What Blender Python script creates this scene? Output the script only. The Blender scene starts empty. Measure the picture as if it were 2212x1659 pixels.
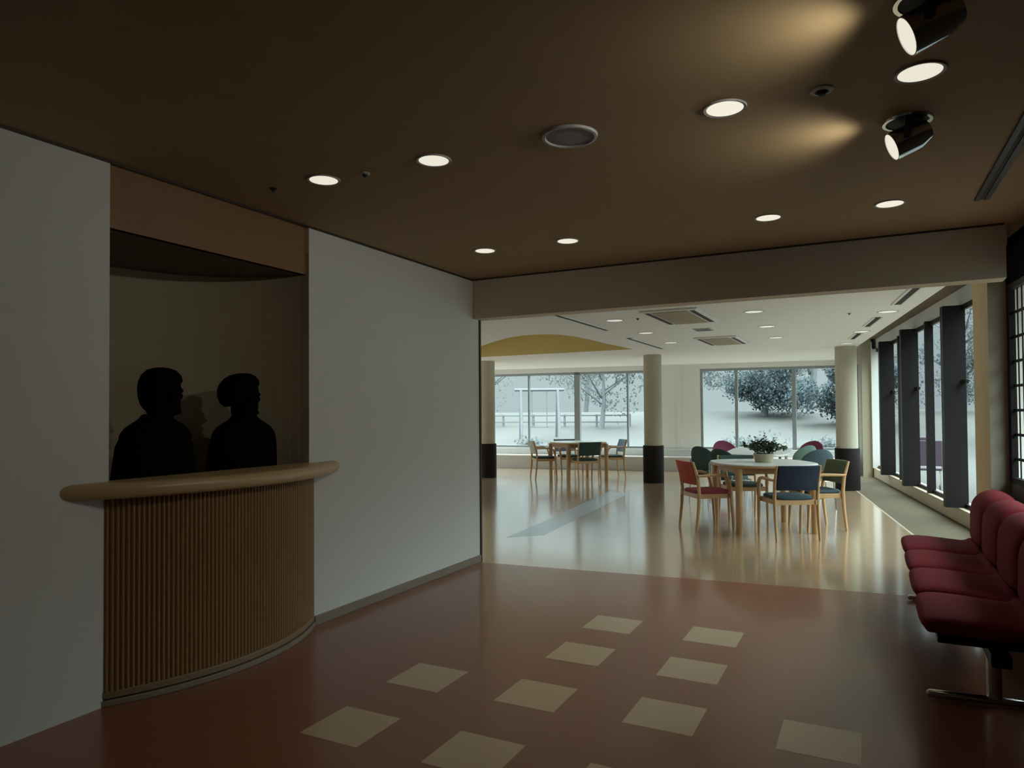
import bpy, bmesh, math, random
from mathutils import Vector, Matrix
random.seed(7)
S = bpy.context.scene
COL = S.collection
PI = math.pi

# ------------------------------------------------------------------ camera, sky, exposure
W_PX, H_PX, F_PX, EYE = 2212, 1659, 1520.0, 1.30
YAW, PITCH, ROLL = math.radians(27.0), math.radians(1.2), math.radians(0.42)
fw = Vector((-math.sin(YAW) * math.cos(PITCH), math.cos(YAW) * math.cos(PITCH), math.sin(PITCH)))
rt = Vector((math.cos(YAW), math.sin(YAW), 0))
up = rt.cross(fw)
r2 = rt * math.cos(ROLL) - up * math.sin(ROLL)
u2 = rt * math.sin(ROLL) + up * math.cos(ROLL)
cam_d = bpy.data.cameras.new('camera')
cam = bpy.data.objects.new('camera', cam_d)
COL.objects.link(cam)
M = Matrix((r2, u2, -fw)).transposed().to_4x4()
M.translation = Vector((0, 0, EYE))
cam.matrix_world = M
cam_d.sensor_fit = 'HORIZONTAL'
cam_d.sensor_width = 36.0
cam_d.lens = 36.0 * F_PX / W_PX
horizon_y = 892.5
cam_d.shift_y = ((horizon_y - F_PX * math.tan(PITCH)) - H_PX / 2) / W_PX
cam_d.clip_start = 0.05
cam_d.clip_end = 300
S.camera = cam

SKY_LOW, SKY_HIGH = 0.60, 12.0
world = bpy.data.worlds.new('overcast_sky')
S.world = world
world.use_nodes = True
nt = world.node_tree
nt.nodes.clear()
w_out = nt.nodes.new('ShaderNodeOutputWorld')
w_bg = nt.nodes.new('ShaderNodeBackground')
w_tc = nt.nodes.new('ShaderNodeTexCoord')
w_sep = nt.nodes.new('ShaderNodeSeparateXYZ')
w_map = nt.nodes.new('ShaderNodeMapRange')
w_map.interpolation_type = 'SMOOTHSTEP'
w_map.inputs['From Min'].default_value = 0.14
w_map.inputs['From Max'].default_value = 0.60
w_map.inputs['To Min'].default_value = SKY_LOW
w_map.inputs['To Max'].default_value = SKY_HIGH
w_bg.inputs['Color'].default_value = (0.84, 1.0, 1.03, 1)
nt.links.new(w_tc.outputs['Generated'], w_sep.inputs[0])
nt.links.new(w_sep.outputs['Z'], w_map.inputs['Value'])
nt.links.new(w_map.outputs[0], w_bg.inputs['Strength'])
nt.links.new(w_bg.outputs[0], w_out.inputs[0])

S.view_settings.view_transform = 'Standard'
S.view_settings.look = 'None'
S.view_settings.exposure = 0.0
S.view_settings.gamma = 1.0
S.view_settings.use_curve_mapping = False

P_DOWN, P_SPOT, P_DINE = 0.6, 15.0, 3.0     # lamp watts: hall downlights, wall spots, dining downlights

# ------------------------------------------------------------------ materials
MATS = {}
def mat(name, col, rough=0.6, metal=0.0, spec=0.5, noise=None, bump=0.0, emit=None, stretch=None, coat=0.0):
    """noise = (scale, amount): colour variation of the thing itself"""
    if name in MATS: return MATS[name]
    m = bpy.data.materials.new(name)
    m.use_nodes = True
    n, l = m.node_tree.nodes, m.node_tree.links
    b = n['Principled BSDF']
    b.inputs['Base Color'].default_value = (*col, 1)
    b.inputs['Roughness'].default_value = rough
    b.inputs['Metallic'].default_value = metal
    b.inputs['Specular IOR Level'].default_value = spec
    b.inputs['Coat Weight'].default_value = coat
    b.inputs['Coat Roughness'].default_value = 0.12
    if noise or bump:
        tc = n.new('ShaderNodeTexCoord')
        mp = n.new('ShaderNodeMapping')
        if stretch: mp.inputs['Scale'].default_value = stretch
        nz = n.new('ShaderNodeTexNoise')
        nz.inputs['Scale'].default_value = noise[0] if noise else 120
        nz.inputs['Detail'].default_value = 4
        l.new(tc.outputs['Object'], mp.inputs[0]); l.new(mp.outputs[0], nz.inputs['Vector'])
        if noise:
            mx = n.new('ShaderNodeMix'); mx.data_type = 'RGBA'
            a = noise[1]
            mx.inputs['A'].default_value = (*[c * (1 - a) for c in col], 1)
            mx.inputs['B'].default_value = (*[min(1, c * (1 + a)) for c in col], 1)
            l.new(nz.outputs['Fac'], mx.inputs['Factor'])
            l.new(mx.outputs['Result'], b.inputs['Base Color'])
        if bump:
            bp = n.new('ShaderNodeBump'); bp.inputs['Strength'].default_value = bump
            bp.inputs['Distance'].default_value = 0.01
            l.new(nz.outputs['Fac'], bp.inputs['Height']); l.new(bp.outputs[0], b.inputs['Normal'])
    if emit:
        b.inputs['Emission Color'].default_value = (*emit[:3], 1)
        b.inputs['Emission Strength'].default_value = emit[3]
    MATS[name] = m
    return m

def glass_mat():
    m = bpy.data.materials.new('window_glass'); m.use_nodes = True
    n, l = m.node_tree.nodes, m.node_tree.links
    n.clear()
    o = n.new('ShaderNodeOutputMaterial'); mx = n.new('ShaderNodeMixShader')
    tr = n.new('ShaderNodeBsdfTransparent'); gl = n.new('ShaderNodeBsdfGlossy'); fr = n.new('ShaderNodeFresnel')
    fr.inputs['IOR'].default_value = 1.25
    ge = n.new('ShaderNodeNewGeometry'); mu = n.new('ShaderNodeMath'); mu.operation = 'MULTIPLY'; iv = n.new('ShaderNodeMath'); iv.operation = 'SUBTRACT'
    iv.inputs[0].default_value = 1.0; l.new(ge.outputs['Backfacing'], iv.inputs[1]); l.new(fr.outputs[0], mu.inputs[0]); l.new(iv.outputs[0], mu.inputs[1])
    tr.inputs['Color'].default_value = (0.95, 0.98, 0.97, 1)
    gl.inputs['Roughness'].default_value = 0.02
    l.new(mu.outputs[0], mx.inputs[0]); l.new(tr.outputs[0], mx.inputs[1]); l.new(gl.outputs[0], mx.inputs[2])
    l.new(mx.outputs[0], o.inputs[0])
    return m

WHITE = mat('white_wall_paper', (0.74, 0.75, 0.725), 0.85, noise=(300, 0.03), bump=0.12)
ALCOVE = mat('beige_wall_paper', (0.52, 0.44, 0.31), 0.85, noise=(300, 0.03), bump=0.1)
CREAM = mat('cream_paint', (0.44, 0.40, 0.30), 0.7, noise=(40, 0.03))
PIERM = mat('ochre_floor_bounce', (0.62, 0.46, 0.24), 0.7, noise=(40, 0.03))  # warm bounce off the dining floor, put into the colour of the pier's side
LINT = mat('lintel_paint', (0.60, 0.52, 0.40), 0.8, noise=(60, 0.03))
BROWNCEIL = mat('brown_ceiling_board', (0.34, 0.238, 0.128), 0.75, noise=(9, 0.06))
DINECEIL = mat('white_ceiling_board', (0.80, 0.80, 0.79), 0.85, noise=(60, 0.02))
YELLOW = mat('yellow_cove_paint', (0.70, 0.58, 0.27), 0.8)
DARKTRIM = mat('dark_brown_trim', (0.045, 0.03, 0.02), 0.5)
RECESS = mat('brown_board_and_soffit_shade', (0.13, 0.085, 0.055), 0.7)
BASEB = mat('grey_brown_skirting', (0.27, 0.22, 0.17), 0.55)
HALLFLOOR = mat('red_brown_vinyl', (0.275, 0.098, 0.050), 0.28, spec=0.45, noise=(70, 0.12), coat=0.35)
TILE = mat('cream_vinyl_tile', (0.56, 0.40, 0.245), 0.28, spec=0.45, noise=(70, 0.06), coat=0.35)
DINEFLOOR = mat('tan_vinyl', (0.45, 0.305, 0.18), 0.20, spec=0.9, noise=(60, 0.08), coat=1.0)
STRIPE = mat('pale_blue_vinyl', (0.22, 0.29, 0.34), 0.28, spec=0.8, noise=(60, 0.05), coat=0.65)
GREYSTRIP = mat('grey_vinyl_strip', (0.11, 0.092, 0.066), 0.9, spec=0.0, noise=(200, 0.2))
CURB = mat('tan_sill_wood', (0.50, 0.40, 0.27), 0.45, noise=(20, 0.06))
LEDGE = mat('grey_beige_bench', (0.42, 0.40, 0.36), 0.7)
SILLW = mat('white_sill', (0.74, 0.74, 0.72), 0.5)
DARKFRAME = mat('dark_bronze_frame', (0.012, 0.010, 0.010), 0.5, spec=0.25)
GREYFRAME = mat('grey_aluminium_frame', (0.30, 0.33, 0.35), 0.4, metal=0.4)
GLASS = glass_mat()
COUNTERW = mat('counter_oak', (0.29, 0.165, 0.065), 0.42, noise=(18, 0.12), stretch=(1, 1, 8))
COUNTERTOP = mat('counter_top_oak', (0.56, 0.40, 0.21), 0.33, noise=(14, 0.10))
FASCIA = mat('fascia_wood', (0.27, 0.145, 0.065), 0.5, noise=(10, 0.10), stretch=(1, 0.15, 6))
BEECH = mat('beech_wood', (0.50, 0.31, 0.15), 0.38, noise=(22, 0.12), stretch=(1, 1, 0.2))
WHITETOP = mat('white_laminate', (0.70, 0.70, 0.66), 0.25)
RED = mat('orange_red_fabric', (0.42, 0.075, 0.045), 0.9, noise=(150, 0.10))
REDSEAT = mat('wine_red_fabric', (0.30, 0.05, 0.065), 0.9, noise=(150, 0.10))
BLUE = mat('navy_fabric', (0.012, 0.024, 0.050), 0.9, noise=(150, 0.15))
SLATE = mat('slate_blue_fabric', (0.040, 0.070, 0.090), 0.9, noise=(150, 0.12))
PALEBLUE = mat('pale_blue_fabric', (0.22, 0.32, 0.46), 0.9, noise=(150, 0.08))
DKGREEN = mat('dark_green_fabric', (0.030, 0.062, 0.050), 0.9, noise=(150, 0.12))
GREEN = mat('moss_green_fabric', (0.095, 0.125, 0.072), 0.9, noise=(150, 0.12))
CREAMF = mat('cream_fabric', (0.50, 0.50, 0.42), 0.9, noise=(150, 0.06))
PINK = mat('plum_pink_fabric', (0.19, 0.032, 0.075), 0.85, noise=(120, 0.08))
SHELLGREEN = mat('bottle_green_shell_fabric', (0.035, 0.072, 0.066), 0.85, noise=(120, 0.08))
SHELLTEAL = mat('grey_teal_shell_fabric', (0.04, 0.07, 0.082), 0.85, noise=(120, 0.08))
SHELLSAGE = mat('sage_green_shell_fabric', (0.085, 0.135, 0.11), 0.85, noise=(120, 0.08))
MAROON = mat('maroon_upholstery', (0.20, 0.020, 0.028), 0.85, spec=0.2, noise=(180, 0.10), bump=0.08)
CHROME = mat('chrome', (0.62, 0.63, 0.65), 0.16, metal=1.0)
BLACKM = mat('black_metal', (0.012, 0.012, 0.012), 0.45)
COLBASE = mat('dark_maroon_wrap', (0.011, 0.007, 0.007), 0.7, spec=0.2)
PLASTIC = mat('grey_white_plastic', (0.42, 0.43, 0.44), 0.5)
GRILLE = mat('speaker_mesh', (0.26, 0.27, 0.29), 0.7, noise=(900, 0.3))
SLOTBLACK = mat('black_slot', (0.008, 0.008, 0.008), 0.7)
LAMP = mat('warm_lamp_glow', (0.8, 0.8, 0.75), 0.5, emit=(1.0, 0.95, 0.80, 0.78))
LAMP2 = mat('dining_lamp_glow', (0.8, 0.8, 0.75), 0.5, emit=(1.0, 0.98, 0.88, 0.46))
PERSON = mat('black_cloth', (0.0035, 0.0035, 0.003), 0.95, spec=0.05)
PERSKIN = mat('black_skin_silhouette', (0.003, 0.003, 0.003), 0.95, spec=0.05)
POTM = mat('beige_ceramic', (0.42, 0.38, 0.25), 0.5)
SOIL = mat('potting_soil', (0.04, 0.03, 0.02), 0.9)
LEAFM = mat('dark_leaf', (0.045, 0.085, 0.035), 0.6, noise=(30, 0.3))
FLOWER = mat('dusky_flower', (0.16, 0.05, 0.09), 0.7)
GROUND = mat('pale_ground', (0.055, 0.054, 0.050), 0.95, noise=(0.9, 0.12))
TREE1 = mat('blue_green_foliage', (0.085, 0.112, 0.122), 0.8, noise=(1.5, 0.45))
TREE2 = mat('pale_foliage', (0.115, 0.128, 0.128), 0.8, noise=(1.5, 0.2))
for m_ in (TREE1, TREE2):      # thin leaves let daylight through
    n_, l_ = m_.node_tree.nodes, m_.node_tree.links
    tl = n_.new('ShaderNodeBsdfTranslucent'); ad = n_.new('ShaderNodeMixShader'); ad.inputs[0].default_value = 0.5
    pb = n_['Principled BSDF']; src = pb.inputs['Base Color'].links[0].from_socket
    l_.new(src, tl.inputs['Color']); l_.new(pb.outputs[0], ad.inputs[1]); l_.new(tl.outputs[0], ad.inputs[2])
    l_.new(ad.outputs[0], n_['Material Output'].inputs['Surface'])
BARK = mat('grey_bark', (0.13, 0.14, 0.15), 0.9)
PALEWOOD = mat('weathered_timber', (0.115, 0.125, 0.13), 0.85)

# ------------------------------------------------------------------ mesh helpers
class MB:
    """collects shapes into one mesh"""
    def __init__(s): s.bm = bmesh.new(); s.mi = 0
    def face(s, vs, mi=None):
        f = s.bm.faces.new(vs); f.material_index = s.mi if mi is None else mi; return f
    def quad(s, *pts):
        return s.face([s.bm.verts.new(p) for p in pts])
    def box(s, x0, x1, y0, y1, z0, z1, mtx=None):
        ps = [(x0, y0, z0), (x1, y0, z0), (x1, y1, z0), (x0, y1, z0), (x0, y0, z1), (x1, y0, z1), (x1, y1, z1), (x0, y1, z1)]
        if mtx is not None: ps = [mtx @ Vector(p) for p in ps]
        v = [s.bm.verts.new(p) for p in ps]
        for f in ((3, 2, 1, 0), (4, 5, 6, 7), (0, 1, 5, 4), (1, 2, 6, 5), (2, 3, 7, 6), (3, 0, 4, 7)):
            s.face([v[i] for i in f])
        return s
    def prism(s, pts, z0, z1):
        """vertical prism over a plan polygon (counter-clockwise)"""
        a = [s.bm.verts.new((p[0], p[1], z0)) for p in pts]
        b = [s.bm.verts.new((p[0], p[1], z1)) for p in pts]
        n = len(pts)
        s.face(a[::-1]); s.face(b)
        for i in range(n): s.face([a[i], a[(i + 1) % n], b[(i + 1) % n], b[i]])
        return s
    def loft(s, rings, cap=True):
        vs = [[s.bm.verts.new(p) for p in r] for r in rings]
        n = len(vs[0])
        for a, b in zip(vs, vs[1:]):
            for i in range(n): s.face([a[i], a[(i + 1) % n], b[(i + 1) % n], b[i]])
        if cap: s.face(vs[0][::-1]); s.face(vs[-1])
        return s
    def tube(s, pts, rad, n=10, flat=1.0):
        """tube along a polyline; rad a number or one per point; flat squashes it sideways"""
        pts = [Vector(p) for p in pts]
        rr = rad if isinstance(rad, (list, tuple)) else [rad] * len(pts)
        rings = []
        ref = None
        for i, p in enumerate(pts):
            t = (pts[min(i + 1, len(pts) - 1)] - pts[max(i - 1, 0)]).normalized()
            if ref is None:
                ref = Vector((0, 0, 1)) if abs(t.z) < 0.9 else Vector((1, 0, 0))
            x = (ref - t * ref.dot(t)).normalized(); y = t.cross(x); ref = x
            rings.append([p + x * math.cos(2 * PI * k / n) * rr[i] + y * math.sin(2 * PI * k / n) * rr[i] * flat for k in range(n)])
        return s.loft(rings)
    def disc(s, c, r, h, n=32, axis=None):
        c = Vector(c); a = Vector(axis).normalized() if axis else Vector((0, 0, 1))
        return s.tube([c, c + a * h], r, n)
    def lathe(s, prof, c=(0, 0, 0), n=32):
        cx, cy, cz = c
        return s.loft([[(cx + r * math.cos(2 * PI * k / n), cy + r * math.sin(2 * PI * k / n), cz + z) for k in range(n)] for r, z in prof])
    def ball(s, c, r, sx=1, sy=1, sz=1, sub=2, mtx=None):
        m = Matrix.Translation(c) @ (mtx.to_4x4() if mtx else Matrix()) @ Matrix.Diagonal((sx * r, sy * r, sz * r, 1))
        bmesh.ops.create_icosphere(s.bm, subdivisions=sub, radius=1, matrix=m)
        return s

def link(name, mb, mats, parent=None, smooth=False, bevel=0.0, seg=2, xf=None):
    me = bpy.data.meshes.new(name)
    bmesh.ops.recalc_face_normals(mb.bm, faces=mb.bm.faces)
    if xf is not None: bmesh.ops.transform(mb.bm, matrix=xf, verts=mb.bm.verts)
    mb.bm.to_mesh(me); mb.bm.free()
    for m in (mats if isinstance(mats, (list, tuple)) else [mats]): me.materials.append(m)
    o = bpy.data.objects.new(name, me)
    COL.objects.link(o)
    if parent: o.parent = parent
    if smooth:
        for p in me.polygons: p.use_smooth = True
        me.set_sharp_from_angle(angle=math.radians(40))
    if bevel:
        b = o.modifiers.new('bevel', 'BEVEL'); b.width = bevel; b.segments = seg; b.limit_method = 'ANGLE'
        b.angle_limit = math.radians(40)
    return o

def tag(o, label, cat, group=None, kind=None):
    o['label'] = label; o['category'] = cat
    if group: o['group'] = group
    if kind: o['kind'] = kind
    return o

def thing(name, label, cat, loc=(0, 0, 0), rz=0.0, group=None, kind=None):
    o = bpy.data.objects.new(name, None); COL.objects.link(o)
    o.empty_display_size = 0.1
    o.location = loc; o.rotation_euler = (0, 0, rz)
    return tag(o, label, cat, group, kind)

def struct(name, mb, mats, label=None, parent=None, **k):
    o = link(name, mb, mats, parent, **k)
    if not parent: o['kind'] = 'structure'
    if label: o['label'] = label
    return o

def copy_tree(o, parent=None):
    c = o.copy(); COL.objects.link(c)
    if parent: c.parent = parent
    for ch in list(o.children): copy_tree(ch, c)
    return c

def spot(name, parent, loc, direction, watts, cone, blend, colr, radius=0.05):
    d = bpy.data.lights.new(name, 'SPOT')
    d.energy = watts; d.spot_size = math.radians(cone); d.spot_blend = blend; d.color = colr
    d.shadow_soft_size = radius
    o = bpy.data.objects.new(name, d); COL.objects.link(o)
    o.location = loc
    o.rotation_euler = Vector(direction).to_track_quat('-Z', 'Y').to_euler()
    if parent: o.parent = parent
    return o

# ------------------------------------------------------------------ plan of the place
XL = -3.075                # hall left wall
ZC = 2.465                 # hall ceiling
ZD = 2.36                  # dining ceiling
ZH = 2.71                  # high strip along the window wall
def G(y): return 0.855 - 0.14 * (y - 10.47)          # window wall of the dining room
def FW(x): return 16.21 + 0.13 * x                    # far wall of the dining room
def CE(y): return 0.59 - 0.1306 * (y - 7.04)          # edge of the lower dining ceiling
def HR(y): return 0.842 + 0.099 * (5.85 - y)          # right wall of the hall
Y_END, Y_LIN = 5.397, 5.29
X_FL = -9.9

# floor: brown hall vinyl with cream tiles, tan dining vinyl with a blue band and a grey strip
f = MB()
def fl(pts, z, mi):
    f.face([f.bm.verts.new((p[0], p[1], z)) for p in pts], mi)
fb = lambda x: 5.66 + 0.094 * x     # joint between the two floors
fl([(-4.6, -3), (1.8, -3), (1.8, fb(1.8)), (-4.6, fb(-4.6))], 0, 0)
fl([(-10.6, fb(-4.6)), (-4.6, fb(-4.6)), (1.8, fb(1.8)), (2.2, fb(1.8)), (0.3, 16.6), (-10.6, 15.4)], 0, 1)
for cx, cy in [(-1.955, 2.335), (-1.37, 2.35), (-0.80, 2.335), (-1.97, 2.93), (-1.395, 2.965), (-0.805, 3.005), (-0.20, 3.04),
               (-1.415, 3.575), (-0.82, 3.59), (-1.43, 4.15), (-0.83, 4.175)]:
    h = 0.147
    fl([(cx - h, cy - h * 0.99), (cx + h, cy - h * 0.99), (cx + h, cy + h * 0.99), (cx - h, cy + h * 0.99)], 0.0006, 2)
fl([(-3.42, 6.55), (-3.12, 6.85), (-3.47, 10.9), (-3.87, 11.1), (-3.5, 7.6)], 0.0006, 3)
fl([(G(6.6) - 0.75, 6.6), (G(6.6), 6.6), (G(15.4), 15.4), (G(15.4) - 0.75, 15.4)], 0.0006, 4)
fl([(G(6.6) - 0.775, 6.6), (G(6.6) - 0.75, 6.6), (G(15.4) - 0.75, 15.4), (G(15.4) - 0.775, 15.4)], 0.0008, 5)
struct('floor', f, [HALLFLOOR, DINEFLOOR, TILE, STRIPE, GREYSTRIP, mat('pale_floor_line', (0.26, 0.22, 0.16), 0.7)])

# hall ceiling and lintel
c = MB(); c.box(-3.3, 1.8, -3, Y_LIN + 0.05, ZC, ZC + 0.1); c.box(0.70, 1.9, Y_LIN + 0.05, 6.4, ZC, ZC + 0.1); struct('ceiling', c, BROWNCEIL)
c = MB(); c.box(XL, 0.768, Y_LIN, Y_LIN + 0.16, 2.122, ZC + 0.1); struct('wall_lintel', c, LINT)

# left wall: near piece, far piece, end trim
c = MB()
c.box(XL - 0.14, XL, -3, 2.012, 0, ZC)
c.box(XL - 0.14, XL, 3.288, Y_END, 0, ZC)
struct('wall_left', c, WHITE)
c = MB(); c.box(XL - 0.145, XL + 0.012, Y_END, Y_END + 0.02, 0, 2.122); struct('trim_1', c, DARKTRIM)
c = MB(); c.box(XL, XL + 0.012, 3.33, Y_END, 0, 0.06); struct('baseboard_left', c, BASEB, bevel=0.003)
# fascia board closing the top of the reception opening
c = MB(); c.box(XL - 0.055, XL - 0.02, 2.012, 3.288, 2.165, ZC); struct('trim_2', c, FASCIA)
# shadow joint under the hall ceiling
c = MB(); c.box(XL, XL + 0.006, -3, Y_LIN, ZC - 0.012, ZC); c.box(XL, 0.76, Y_LIN - 0.006, Y_LIN, ZC - 0.012, ZC)
struct('trim_3', c, DARKTRIM)

# alcove behind the counter: a curved wall and a low soffit
alc = [(XL - 0.85 * math.sin(t), 2.40 + 0.884 * math.cos(t)) for t in [PI / 2 * k / 20 for k in range(21)]] + [(XL - 0.85, 1.2), (XL - 0.14, 1.2)]
c = MB()
for (x0, y0), (x1, y1) in zip(alc, alc[1:]):
    c.quad((x0, y0, 0), (x1, y1, 0), (x1, y1, 2.3), (x0, y0, 2.3))
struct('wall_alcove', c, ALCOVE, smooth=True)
c = MB(); c.prism([(XL - 0.03, 3.283)] + alc[1:] + [(XL - 0.03, 1.2)], 2.165, 2.20); struct('ceiling_alcove', c, RECESS)  # dark brown puts the shade under the fascia into the soffit's colour

# hall right wall with its gridded window, pier, back wall
yw0, yw1 = 3.9, 5.79
def hr_box(mb, y0, y1, z0, z1, d0=0.0, d1=0.14):
    mb.prism([(HR(y0) + d0, y0), (HR(y0) + d1, y0), (HR(y1) + d1, y1), (HR(y1) + d0, y1)], z0, z1)
c = MB(); hr_box(c, -3, yw0, 0, ZC); hr_box(c, yw0, 5.85, 0, 0.80)
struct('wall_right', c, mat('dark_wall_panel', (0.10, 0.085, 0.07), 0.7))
c = MB(); hr_box(c, yw0, 5.85, 2.15, ZC)
struct('trim_4', c, mat('black_blind_box', (0.006, 0.006, 0.006), 0.95, spec=0.05))
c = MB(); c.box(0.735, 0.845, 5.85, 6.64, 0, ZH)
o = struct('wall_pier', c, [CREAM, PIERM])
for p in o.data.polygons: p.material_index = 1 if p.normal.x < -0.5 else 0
c = MB(); c.box(-3.3, 1.8, -3.1, -3.0, 0, ZC); struct('wall_back', c, WHITE)

def window_root(name, label):
    o = bpy.data.objects.new(name, None); COL.objects.link(o); o['kind'] = 'structure'; o['label'] = label
    return o
wr = window_root('window_1', 'black gridded window beside the red seats')
c = MB(); hr_box(c, yw0, yw0 + 0.04, 0.80, 2.15, 0.0, 0.036); hr_box(c, yw1, 5.85, 0.80, 2.15, 0.0, 0.036)
hr_box(c, yw0, 5.85, 0.80, 0.84, 0.0, 0.036); hr_box(c, yw0, 5.85, 2.11, 2.15, 0.0, 0.036)
link('window_frame', c, DARKFRAME, wr)
c = MB()
for k in range(1, 8): hr_box(c, yw0, yw1, 0.80 + 0.165 * k - 0.009, 0.80 + 0.165 * k + 0.009, 0.02, 0.030)
k = yw1 - 0.095
while k > yw0: hr_box(c, k - 0.006, k + 0.006, 0.80, 2.15, 0.022, 0.028); k -= 0.095
link('glazing_bars', c, DARKFRAME, wr)
c = MB(); hr_box(c, yw0, yw1, 0.82, 2.13, 0.031, 0.035); link('pane', c, GLASS, wr)

# dining room: near wall behind the hall wall, return wall behind the pier, left wall
c = MB(); c.box(-10.0, XL - 0.14, 5.26, Y_END, 0, ZD); struct('wall_near', c, WHITE)
c = MB(); c.box(0.84, G(6.4) + 0.15, 6.35, 6.47, 0, ZH + 0.05); struct('wall_return', c, WHITE)
c = MB(); c.box(X_FL - 0.12, X_FL, 5.26, 14.9, 0, 0.5); c.box(X_FL - 0.12, X_FL, 5.26, 14.9, 2.25, ZD)
for y in (5.4, 8.4, 11.4, 14.2): c.box(X_FL - 0.12, X_FL, y - 0.14, y + 0.5, 0.5, 2.25)
struct('wall_far_left', c, WHITE)

# dining ceiling with the bow shaped cove cut into it
dome = [(-3.54, 11.45), (-3.575, 10.85), (-3.62, 10.2), (-3.62, 9.55), (-3.66, 9.05), (-3.76, 8.76), (-3.95, 8.60), (-4.2, 8.60), (-4.5, 8.76),
        (-4.94, 9.14), (-5.43, 9.62), (-6.1, 10.4), (-6.75, 11.25), (-6.95, 11.55)]
outer = [(-10.0, 5.26), (0.82, 5.26), (CE(5.26), 5.27), (CE(16.2), FW(CE(16.2))), (-10.0, FW(-10.0))]
outer = [(-10.0, 5.45), (CE(5.45), 5.45), (CE(16.14), 16.14), (-10.0, FW(-10) + 0.02)]
def holed_slab(name, out, hole, z0, z1, m):
    bm = bmesh.new()
    es = []
    for loop in (out, hole):
        vs = [bm.verts.new((x, y, z0)) for x, y in loop]
        for i in range(len(vs)): es.append(bm.edges.new((vs[i], vs[(i + 1) % len(vs)])))
    bmesh.ops.triangle_fill(bm, use_beauty=True, use_dissolve=False, edges=es)
    mb = MB(); mb.bm.free(); mb.bm = bm
    # rim of the slab
    for loop in (out,):
        n = len(loop)
        for i in range(n):
            a, b = loop[i], loop[(i + 1) % n]
            mb.quad((*a, z0), (*b, z0), (*b, z1), (*a, z1))
    return struct(name, mb, m)
holed_slab('ceiling_dining', outer, dome, ZD, ZH, DINECEIL)
c = MB()
n = len(dome)
for i in range(n):
    a, b = dome[i], dome[(i + 1) % n]
    c.quad((*a, ZD), (*b, ZD), (*b, ZD + 0.34), (*a, ZD + 0.34))
c.face([c.bm.verts.new((*p, ZD + 0.34)) for p in dome])
struct('ceiling_cove', c, YELLOW, 'yellow painted cove sunk into the white ceiling')
c = MB(); c.prism([(CE(5.45), 5.45), (G(5.45) + 0.2, 5.45), (G(16.3) + 0.2, 16.3), (CE(16.3), 16.3)], ZH, ZH + 0.08)
struct('ceiling_recess', c, RECESS, 'brown raised ceiling strip along the window wall')

# far wall, bench ledge
def fw_box(mb, x0, x1, d0, d1, z0, z1):
    mb.prism([(x0, FW(x0) + d0), (x1, FW(x1) + d0), (x1, FW(x1) + d1), (x0, FW(x0) + d1)], z0, z1)
c = MB()
fw_box(c, -10, 0.2, 0, 0.15, 0, 0.46)
fw_box(c, -10, 0.2, 0, 0.15, 2.25, ZH + 0.1)
fw_box(c, -4.25, -3.36, 0, 0.15, 0.46, 2.25)
fw_box(c, -0.22, 0.2, 0, 0.15, 0.46, 2.25)
fw_box(c, -10, -9.3, 0, 0.15, 0.46, 2.25)
struct('wall_far', c, WHITE)
c = MB(); fw_box(c, -3.86, -3.78, -0.02, 0, 0.46, 2.25); struct('trim_5', c, SILLW)
c = MB(); fw_box(c, -9.9, -0.25, -0.33, -0.0, 0, 0.29); c.bm.normal_update()
ol = struct('bench_ledge', c, LEDGE, bevel=0.004); ol['label'] = 'low grey beige ledge running below the far windows'
c = MB(); fw_box(c, -9.9, -0.25, -0.335, 0, 0.291, 0.315); fw_box(c, -9.9, -0.25, -0.05, 0.02, 0.45, 0.475)
struct('trim_6', c, SILLW)

def far_window(name, label, x0, x1, mull, z0=0.475, z1=2.25):
    r = window_root(name, label)
    c = MB()
    fw_box(c, x0, x0 + 0.05, 0.02, 0.10, z0, z1); fw_box(c, x1 - 0.05, x1, 0.02, 0.10, z0, z1)
    fw_box(c, x0, x1, 0.02, 0.10, z0, z0 + 0.05); fw_box(c, x0, x1, 0.0, 0.10, z1 - 0.055, z1)
    link('window_frame', c, GREYFRAME, r)
    xs = [x0] + [m for m, w in mull] + [x1]
    for m, w in mull:
        c = MB(); fw_box(c, m - w / 2, m + w / 2, 0.0 if w > 0.08 else 0.03, 0.10, z0, z1)
        link('mullion', c, GREYFRAME, r)
    for a, b in zip(xs, xs[1:]):
        c = MB(); fw_box(c, a, b, 0.055, 0.062, z0, z1); link('pane', c, GLASS, r)
    return r
far_window('window_2', 'wide window left in the far wall behind the small table', -9.3, -4.25, [(-8.5, 0.04), (-7.34, 0.035), (-6.14, 0.13), (-4.97, 0.035)])
far_window('window_3', 'wide window right in the far wall with trees behind', -3.36, -0.22, [(-2.61, 0.06), (-1.45, 0.08)])
c = MB(); c.box(-0.15, 0.02, 15.62, 16.15, 0, ZH); struct('wall_pilaster', c, CREAM)

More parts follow.
